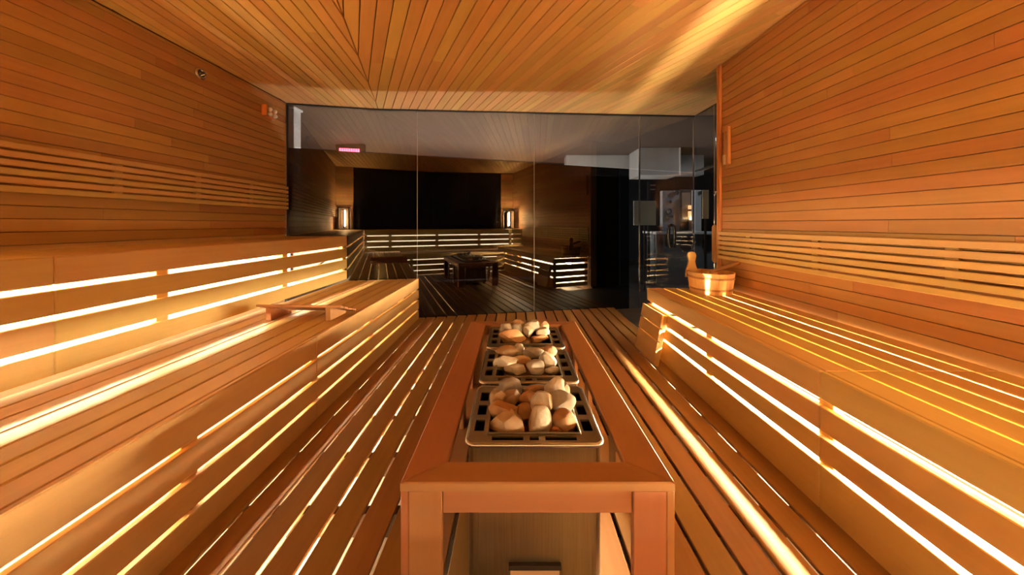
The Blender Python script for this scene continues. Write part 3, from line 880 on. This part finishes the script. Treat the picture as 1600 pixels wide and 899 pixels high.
# ================================================================== PAIL AND LADLE
bx, by, bz = 1.60, 2.665, 0.515
pail = empty('sauna_pail', (bx, by, bz), 'round wooden sauna pail at the far end of the right bench', 'pail')
NS = 18; Rt, Rb, PH = 0.170, 0.150, 0.165
for k in range(NS):
    a0, a1 = 2 * math.pi * k / NS + 0.004, 2 * math.pi * (k + 1) / NS - 0.004
    bm = bmesh.new(); ring = []
    for r_, z_ in ((Rb, 0), (Rt, PH), (Rt - 0.014, PH), (Rb - 0.014, 0)):
        ring.append([bm.verts.new((r_ * math.cos(a), r_ * math.sin(a), z_)) for a in (a0, (a0 + a1) / 2, a1)])
    for i in range(4):
        p, q = ring[i], ring[(i + 1) % 4]
        for j in range(2): bm.faces.new((p[j], p[j + 1], q[j + 1], q[j]))
    for j in (0, 2): bm.faces.new([ring[i][j] for i in range(4)])
    bmesh.ops.recalc_face_normals(bm, faces=bm.faces)
    R = Matrix.Translation((bx, by, bz))
    mobj('stave', bm, 'pail_wood', pail, R)
for z_ in (0.035, 0.125):
    r_ = Rb + (Rt - Rb) * z_ / PH + 0.003
    bm = bmesh.new(); lathe(bm, [(r_ - 0.006, -0.007), (r_, -0.007), (r_ + 0.002, 0.007), (r_ - 0.004, 0.007)], 36, cap=False); 
    mobj('hoop', bm, 'hoop_wood', pail, Matrix.Translation((bx, by, bz + z_)))
bm = bmesh.new(); lathe(bm, [(Rb - 0.012, 0.006), (Rb - 0.010, 0.018)], 30); mobj('pail_bottom', bm, 'pail_wood', pail, Matrix.Translation((bx, by, bz)))
# tall rounded ear stave
bm = bmesh.new(); outl = []
for dz, hw in ((0.10, 0.050), (0.165, 0.046), (0.20, 0.032), (0.235, 0.026), (0.262, 0.032), (0.282, 0.036), (0.302, 0.031), (0.314, 0.018), (0.317, 0.0)):
    outl.append((hw, dz))
poly = [(bx - 0.082 + u, by + 0.125, bz + v) for u, v in outl] + [(bx - 0.082 - u, by + 0.125, bz + v) for u, v in outl[-2::-1]]
prism(bm, poly, (0, 0.018, 0)); mobj('ear_handle', bm, 'pail_wood', pail)
ladle = empty('ladle', (bx, by, bz + 0.02), 'wooden ladle leaning out of the pail towards the wall', 'ladle')
bm = bmesh.new()
p0, p1 = Vector((bx - 0.035, by - 0.05, bz + 0.165)), Vector((bx + 0.215, by - 0.03, bz + 0.243))
tube(bm, [p0 + (p1 - p0) * t for t in (0, 0.2, 0.5, 0.8, 0.96, 1.0)], [0.010, 0.012, 0.014, 0.017, 0.016, 0.010], 10)
mobj('ladle_handle', bm, 'hoop_wood', ladle, smooth=True)
bm = bmesh.new(); lathe(bm, [(0.012, -0.05), (0.036, -0.045), (0.045, -0.02), (0.048, 0.0), (0.044, 0.0), (0.04, -0.02), (0.01, -0.04)], 20)
mobj('ladle_bowl', bm, 'hoop_wood', ladle, Matrix.Translation(p0 + Vector((-0.035, 0.005, -0.025))), True)

# ================================================================== HEADREST ON THE LOWER BENCH
hr = empty('head_rest', (-1.37, 2.13, 0.45), 'low curved wooden head rest lying on the left lower bench', 'head rest')
# four thin slats on two wedge feet, the near edge raised
for k in range(4):
    y, z = 2.095 + 0.053 * k, 0.540 - 0.019 * k
    M = Matrix.Translation((-1.375, y, z)) @ Matrix.Rotation(math.radians(0.8), 4, 'Y') @ Matrix.Rotation(-0.344, 4, 'X')
    o = bpy.data.objects.new('slat', box_mesh('slat', (0.54, 0.050, 0.016), 0.004, 'guard_wood')); o.matrix_world = M; link(o, hr)
for x in (-1.585, -1.205):
    bm = bmesh.new()
    prism(bm, [(x, 2.085, 0.4505), (x, 2.275, 0.4505), (x, 2.275, 0.465), (x, 2.078, 0.535)], (0.030, 0, 0))
    mobj('foot', bm, 'guard_wood', hr)

# ================================================================== LEANING BACKREST BY THE RIGHT BENCH
lean = empty('leaning_backrest', (1.09, 2.62, 0), 'small three-board backrest leaning against the front of the right bench', 'backrest')
def lp(s, h, n):   # s along y, h up the board, n outward from its face
    b = Vector((1.052, s, 0.002)); up = Vector((0.072, 0, 0.392)).normalized(); out = Vector((-up.z, 0, up.x))
    return b + up * h + out * n
def lean_board(name, s0, s1, h0, h1, n0, n1, bev=0.003):
    up = Vector((0.072, 0, 0.392)).normalized(); out = Vector((-up.z, 0, up.x))
    c = lp((s0 + s1) / 2, (h0 + h1) / 2, (n0 + n1) / 2)
    if s1 - s0 > h1 - h0:
        d = (s1 - s0, h1 - h0, n1 - n0); R = Matrix((Vector((0, 1, 0)), up, out)).transposed()
    else:
        d = (h1 - h0, s1 - s0, n1 - n0); R = Matrix((up, Vector((0, 1, 0)), -out)).transposed()
    o = bpy.data.objects.new(name, box_mesh(name, d, bev, 'bench_wood')); o.matrix_world = Matrix.Translation(c) @ R.to_4x4(); link(o, lean)
for h0, h1 in ((0.012, 0.180), (0.188, 0.280), (0.288, 0.390)):
    lean_board('back_board', 2.44, 2.81, h0, h1, 0.001, 0.019)
for s in (2.445, 2.765):
    lean_board('upright', s, s + 0.04, 0.0, 0.386, -0.027, 0.0005)

# ================================================================== SMALL THINGS ON THE WALLS
# round metal sensor on the left wall
sy, sz = F_PX * (-XL) / (804 - 312) , 0
sy = F_PX * (-XL) / (804 - 312); sz = HC + (350 - 115) * sy / F_PX
sens = empty('wall_sensor', (XL, sy, sz), 'small round metal sensor cap high on the left wall', 'sensor')
RX = Matrix.Translation((XL + 0.001, sy, sz)) @ Matrix.Rotation(math.pi / 2, 4, 'Y')
bm = bmesh.new(); lathe(bm, [(0.044, 0), (0.046, 0.006), (0.040, 0.014), (0.030, 0.016), (0.026, 0.010)], 28, RX); mobj('cap_ring', bm, 'chrome', sens, smooth=True)
bm = bmesh.new(); lathe(bm, [(0.025, 0.008), (0.024, 0.020), (0.014, 0.030)], 20, RX); mobj('cap_core', bm, 'dark_frame', sens, smooth=True)
for a in range(3):
    bm = bmesh.new(); ang = a * 2.1
    c = Vector((0, math.cos(ang) * 0.026, math.sin(ang) * 0.026)) + Vector((XL + 0.02, sy, sz))
    tube(bm, [c, c + Vector((0.024, -math.cos(ang) * 0.016, -math.sin(ang) * 0.016))], 0.004, 6); mobj('prong', bm, 'chrome', sens)
# sand timer
ty = F_PX * (-XL) / (804 - 418); tz = HC + (350 - 176) * ty / F_PX
tim = empty('sand_timer', (XL, ty, tz - 0.09), 'orange framed sand timer with two glass bulbs on the left wall near the glass', 'sand timer')
board('back_plate', (XL + 0.001, ty - 0.085, tz - 0.055), (XL + 0.012, ty + 0.085, tz + 0.055), 'sand_orange', tim, 0.006)
board('side_cheek', (XL + 0.012, ty - 0.085, tz - 0.055), (XL + 0.05, ty - 0.067, tz + 0.055), 'sand_orange', tim, 0.006)
for dy in (-0.02, 0.045):
    bm = bmesh.new()
    lathe(bm, [(0.006, -0.045), (0.022, -0.036), (0.026, -0.020), (0.014, -0.004), (0.008, 0.0), (0.014, 0.006), (0.022, 0.02), (0.020, 0.036), (0.006, 0.045)], 18, Matrix.Translation((XL + 0.038, ty + dy, tz)))
    mobj('glass_bulb', bm, 'clear_bulb', tim, smooth=True)
# thermometer board on the right wall
my = F_PX * XR / (1139 - 804); mz0 = HC + (350 - 258) * my / F_PX; mz1 = HC + (350 - 198) * my / F_PX
th = empty('thermometer', (XR, my, mz0), 'slim wooden thermometer strip on the right wall near its end', 'thermometer')
board('scale_board', (XR - 0.028, my - 0.03, mz0), (XR - 0.001, my + 0.03, mz1), 'trim_wood', th, 0.004)
board('bulb_cover', (XR - 0.036, my + 0.002, mz0 + 0.006), (XR - 0.028, my + 0.028, mz0 + 0.09), 'pale_wood', th, 0.002)
board('capillary', (XR - 0.031, my - 0.008, mz0 + 0.02), (XR - 0.028, my - 0.003, mz1 - 0.04), 'chrome', th, 0.001)

# ================================================================== CORNER LANTERNS (behind the camera)
emit('lamp_glow', (1.0, 0.66, 0.32), 700.0)
def lantern(x, y, label):
    root = empty('corner_lantern', (x, y, 0.94), label, 'lantern', 'lanterns in the rear corners')
    board('base', (x - 0.12, y - 0.12, 0.941), (x + 0.12, y + 0.12, 0.965), 'dark_frame', root, 0.003)
    for sx in (-1, 1):
        for s2 in (-1, 1):
            cx, cy = x + sx * 0.105, y + s2 * 0.105
            board('post', (cx - 0.014, cy - 0.014, 0.9655), (cx + 0.014, cy + 0.014, 1.40), 'dark_frame', root, 0.002)
    for s in (-1, 1):
        board('side_board', (x + s * 0.103, y - 0.078, 0.97), (x + s * 0.109, y + 0.078, 1.38), 'dark_frame', root, 0)
    board('side_board', (x - 0.078, y - 0.109, 0.97), (x + 0.078, y - 0.103, 1.38), 'dark_frame', root, 0)
    board('pane', (x - 0.09, y + 0.103, 0.97), (x + 0.09, y + 0.107, 1.38), 'lantern_glass', root, 0)
    board('front_bar', (x - 0.014, y + 0.108, 0.97), (x + 0.014, y + 0.118, 1.38), 'dark_frame', root, 0.001)
    for s in (-1, 1):
        board('top_bar', (x - 0.12, y + s * 0.105 - 0.014, 1.4005), (x + 0.12, y + s * 0.105 + 0.014, 1.425), 'dark_frame', root, 0.002)
        board('top_bar', (x + s * 0.105 - 0.014, y - 0.09, 1.4005), (x + s * 0.105 + 0.014, y + 0.09, 1.425), 'dark_frame', root, 0.002)
    bm = bmesh.new(); lathe(bm, [(0.014, 0), (0.022, 0.01), (0.022, 0.33), (0.012, 0.345)], 18); mobj('bulb', bm, 'lamp_glow', root, Matrix.Translation((x, y, 1.022)), True)
    bm = bmesh.new(); lathe(bm, [(0.022, 0), (0.022, 0.055)], 14); mobj('socket', bm, 'black_plastic', root, Matrix.Translation((x, y, 0.9655)), True)
lantern(XL + 0.19, YB + 0.19, 'glowing lantern in the rear corner, mirrored at the left of the glass')
lantern(XR - 0.19, YB + 0.19, 'glowing lantern in the rear corner, mirrored in the middle of the glass')

# ================================================================== BEYOND THE GLASS
wf = Vector((-4.6, 6.35)); wt = Vector((8.6, 10.3))
def wall_flat(name, a, b, z0, z1, mat, th=0.1):
    d = (b - a).normalized(); n = Vector((-d.y, d.x)) * th
    bm = bmesh.new(); prism(bm, [(a.x, a.y, z0), (b.x, b.y, z0), (b.x, b.y, z1), (a.x, a.y, z1)], (n.x, n.y, 0))
    o = mobj(name, bm, mat); o['kind'] = 'structure'; return o
ZO = HC + 1.50
wall_flat('wall_far', wf, wt, -0.1, ZO, 'dark_wall')
wall_flat('wall_far_right', Vector((8.6, 10.3)), Vector((8.6, 2.6)), -0.1, ZO, 'dark_wall')
wall_flat('wall_far_left', Vector((-4.6, yg(-4.6))), Vector((-4.6, 6.35)), -0.1, ZO, 'dark_wall')
bm = bmesh.new(); prism(bm, [(-4.7, yg(-4.7) + 0.06, ZO), (XR2 + 0.06, yg(XR2) + 0.06, ZO), (XR2 + 0.06, 2.6, ZO), (8.7, 2.6, ZO), (8.7, 10.5, ZO), (-4.7, 6.5, ZO)], (0, 0, 0.1))
oc = mobj('ceiling', bm, 'outer_ceiling'); oc['kind'] = 'structure'

# uplighter that lights the corridor ceiling behind the glass
emit('corridor_glow', (1.0, 0.88, 0.76), 40.0)
uc = Vector((-0.2, yg(-0.2), 0)) + g_out * 1.85
up = empty('corridor_uplight', (uc.x, uc.y, -0.035), 'low corridor uplight standing behind the dark glass', 'lamp')
UR = Matrix.Translation((uc.x, uc.y, 0)) @ Matrix.Rotation(GA, 4, 'Z')
board('housing', (-2.0, -0.08, -0.034), (2.0, 0.08, 0.02), 'black_plastic', up, 0.004, UR)
board('shield', (-2.0, -0.10, -0.034), (2.0, -0.081, 0.10), 'black_plastic', up, 0.004, UR)
board('shield', (-2.0, 0.081, -0.034), (2.0, 0.10, 0.10), 'black_plastic', up, 0.004, UR)
board('lens', (-1.98, -0.075, 0.0205), (1.98, 0.075, 0.03), 'corridor_glow', up, 0, UR)

# lamp added out of view to brighten the things beyond the door
emit('fill_lamp_glow', (0.85, 0.93, 1.0), 45.0)
dl = empty('corridor_fill_lamp', (4.3, 5.0, ZO), 'added fill lamp, out of view, in the corridor beyond the door', 'lamp')
bm = bmesh.new(); lathe(bm, [(0.16, 0), (0.16, -0.02), (0.13, -0.024)], 24); mobj('bezel', bm, 'chrome', dl, Matrix.Translation((4.3, 5.0, ZO)))
bm = bmesh.new(); lathe(bm, [(0.125, -0.025), (0.125, -0.030)], 24); mobj('lens', bm, 'fill_lamp_glow', dl, Matrix.Translation((4.3, 5.0, ZO)))

def at(px, py, y): return Vector(((px - 804) / F_PX * y, y, HC - (py - 350) / F_PX * y))
def slab_at(name, px0, px1, py0, py1, y, th, mat, parent=None, bev=0.004):
    a, b = at(px0, py0, y), at(px1, py1, y)
    return board(name, (a.x, y, b.z), (b.x, y + th, a.z), mat, parent, bev)
def disc_at(name, px, py, y, rx, rz, mat, parent, th=0.03):
    c = at(px, py, y); bm = bmesh.new()
    prism(bm, [(c.x + rx * math.cos(2 * math.pi * k / 24), c.y, c.z + rz * math.sin(2 * math.pi * k / 24)) for k in range(24)], (0, -th, 0))
    return mobj(name, bm, mat, parent)

fp = empty('frosted_screen', at(1007, 352, 5.4), 'pale green frosted screen behind the glass left of the door', 'screen')
slab_at('screen_sheet', 990, 1025, 314, 352, 5.4, 0.012, 'frosted', fp)
slab_at('stand_pole', 1006.5, 1008.5, 352.2, 512, 5.4, 0.02, 'dark_frame', fp, 0.001)
ra = empty('towel_rail', at(1024, 300, 5.9), 'short double chrome towel rail on a dark upright above the frosted screen', 'towel rail')
slab_at('rail_mount', 1012, 1016, 284, 443, 5.9, 0.03, 'black_plastic', ra)
for yy in (289.5, 296):
    slab_at('rail', 1016.2, 1024, yy - 0.8, yy + 0.8, 5.9, 0.02, 'chrome', ra, 0.002)
cp = empty('control_panel', at(1048, 365, 6.0), 'grey shower control panel with a round dial beyond the door', 'control panel')
slab_at('panel_face', 1035, 1062, 298, 362, 6.0, 0.10, 'panel_grey', cp)
dial_o = disc_at('dial', 1045, 330.5, 6.0, 0.045, 0.052, 'chrome', cp)
disc_at('dial_centre', 1045, 330.5, 5.97, 0.022, 0.026, 'panel_grey', dial_o, 0.012)
disc_at('button', 1046.5, 315.5, 6.0, 0.024, 0.03, 'chrome', cp)
disc_at('spray_head', 1055, 301.5, 6.0, 0.046, 0.046, 'chrome', cp, 0.06)
slab_at('ledge', 1041, 1052, 337, 340.5, 5.94, 0.058, 'chrome', cp)
mr_ = empty('wall_mirror', at(1073, 362, 6.3), 'dark framed mirror with painted-in tan reflection beyond the door', 'mirror')
slab_at('mirror_frame', 1063, 1084, 296, 362, 6.3, 0.03, 'dark_frame', mr_)
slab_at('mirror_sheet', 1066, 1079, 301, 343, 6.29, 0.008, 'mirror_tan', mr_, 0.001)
emit('amber_glow', (1.0, 0.42, 0.10), 0.5)
emit('candle_glow', (1.0, 0.75, 0.40), 14.0)
al = empty('amber_lamp', at(1080, 345, 6.2), 'small amber table lamp glowing beyond the door', 'lamp')
slab_at('shade', 1077, 1083, 321, 327, 6.2, 0.05, 'amber_glow', al)
slab_at('stem', 1078, 1082, 327.2, 330, 6.2, 0.05, 'dark_frame', al)
slab_at('glass_body', 1077, 1083, 330.2, 340, 6.2, 0.05, 'amber_glow', al)
disc_at('flame', 1079, 342, 6.2, 0.02, 0.02, 'candle_glow', al)
slab_at('foot', 1076, 1084, 344.5, 362, 6.2, 0.05, 'dark_frame', al)
pg = empty('corridor_post', at(1090, 512, 5.8), 'pale grey upright post beyond the door', 'post')
slab_at('shaft', 1084, 1096, 297, 361, 5.8, 0.08, 'post_grey', pg)
slab_at('bracket', 1093, 1096, 298.5, 304, 5.78, 0.018, 'chrome', pg)
nb = empty('notice_board', at(1103, 342, 5.2), 'narrow pale wooden notice strip beside the right glass edge', 'notice')
slab_at('board_sheet', 1098, 1107.5, 297, 342, 5.2, 0.02, 'pale_wood', nb)
slab_at('stake', 1101, 1104.5, 342.2, 457, 5.2, 0.012, 'dark_frame', nb, 0.001)
ct = empty('wash_counter', at(1080, 470, 6.0), 'dark blue-grey counter with round openings beyond the door', 'counter')
slab_at('counter_top', 1025, 1118, 362.3, 366, 5.75, 0.6, 'post_grey', ct)
slab_at('counter_front', 1025, 1118, 366.2, 452, 5.85, 0.4, 'panel_blue_grey', ct)
for px in (1072, 1106):
    disc_at('round_opening', px, 381, 5.849, 0.105, 0.15, 'black_plastic', ct, 0.012)
dk = empty('ceiling_duct', at(1035, 230, 6.4), 'boxy grey ventilation duct under the corridor ceiling', 'duct')
a, b = at(1000, 266, 6.4), at(1063, 232, 6.4)
board('duct_box', (a.x, 6.4, a.z - 0.1), (b.x, 7.0, ZO - 0.002), 'duct_grey', dk, 0.004)
board('duct_flange', (b.x - 0.02, 6.385, a.z - 0.1), (b.x + 0.004, 6.399, ZO - 0.002), 'white_paint', dk, 0.002)
bmn = empty('ceiling_beam', at(985, 262, 7.1), 'long pale grey beam under the corridor ceiling', 'beam')
a, b = at(885, 266, 7.1), at(1100, 248, 7.1)
board('beam_body', (a.x, 7.1, a.z - 0.1), (b.x, 7.4, ZO - 0.002), 'duct_grey', bmn, 0.004)
cc = empty('white_column', (-2.9, 4.2, -0.035), 'white column edge behind the upper glass beside the left wall', 'column')
board('column_shaft', (-3.05, 4.16, -0.034), (-2.815, 4.3, ZO - 0.03), 'white_paint', cc, 0.003)
board('column_cap', (-3.07, 4.14, ZO - 0.029), (-2.80, 4.32, ZO - 0.001), 'white_paint', cc, 0.003)
emit('red_led', (1.0, 0.05, 0.12), 3.0)
rs = empty('led_sign', at(546, 240, 6.1), 'small red glowing LED sign under the corridor ceiling', 'sign')
slab_at('sign_case', 524, 570, 226, 246, 6.1, 0.05, 'black_plastic', rs)
for k in range(9):
    slab_at('led_block', 530 + k * 3.6, 532.4 + k * 3.6, 231.5 + k * 0.15, 238, 6.088, 0.011, 'red_led', rs, 0.001)
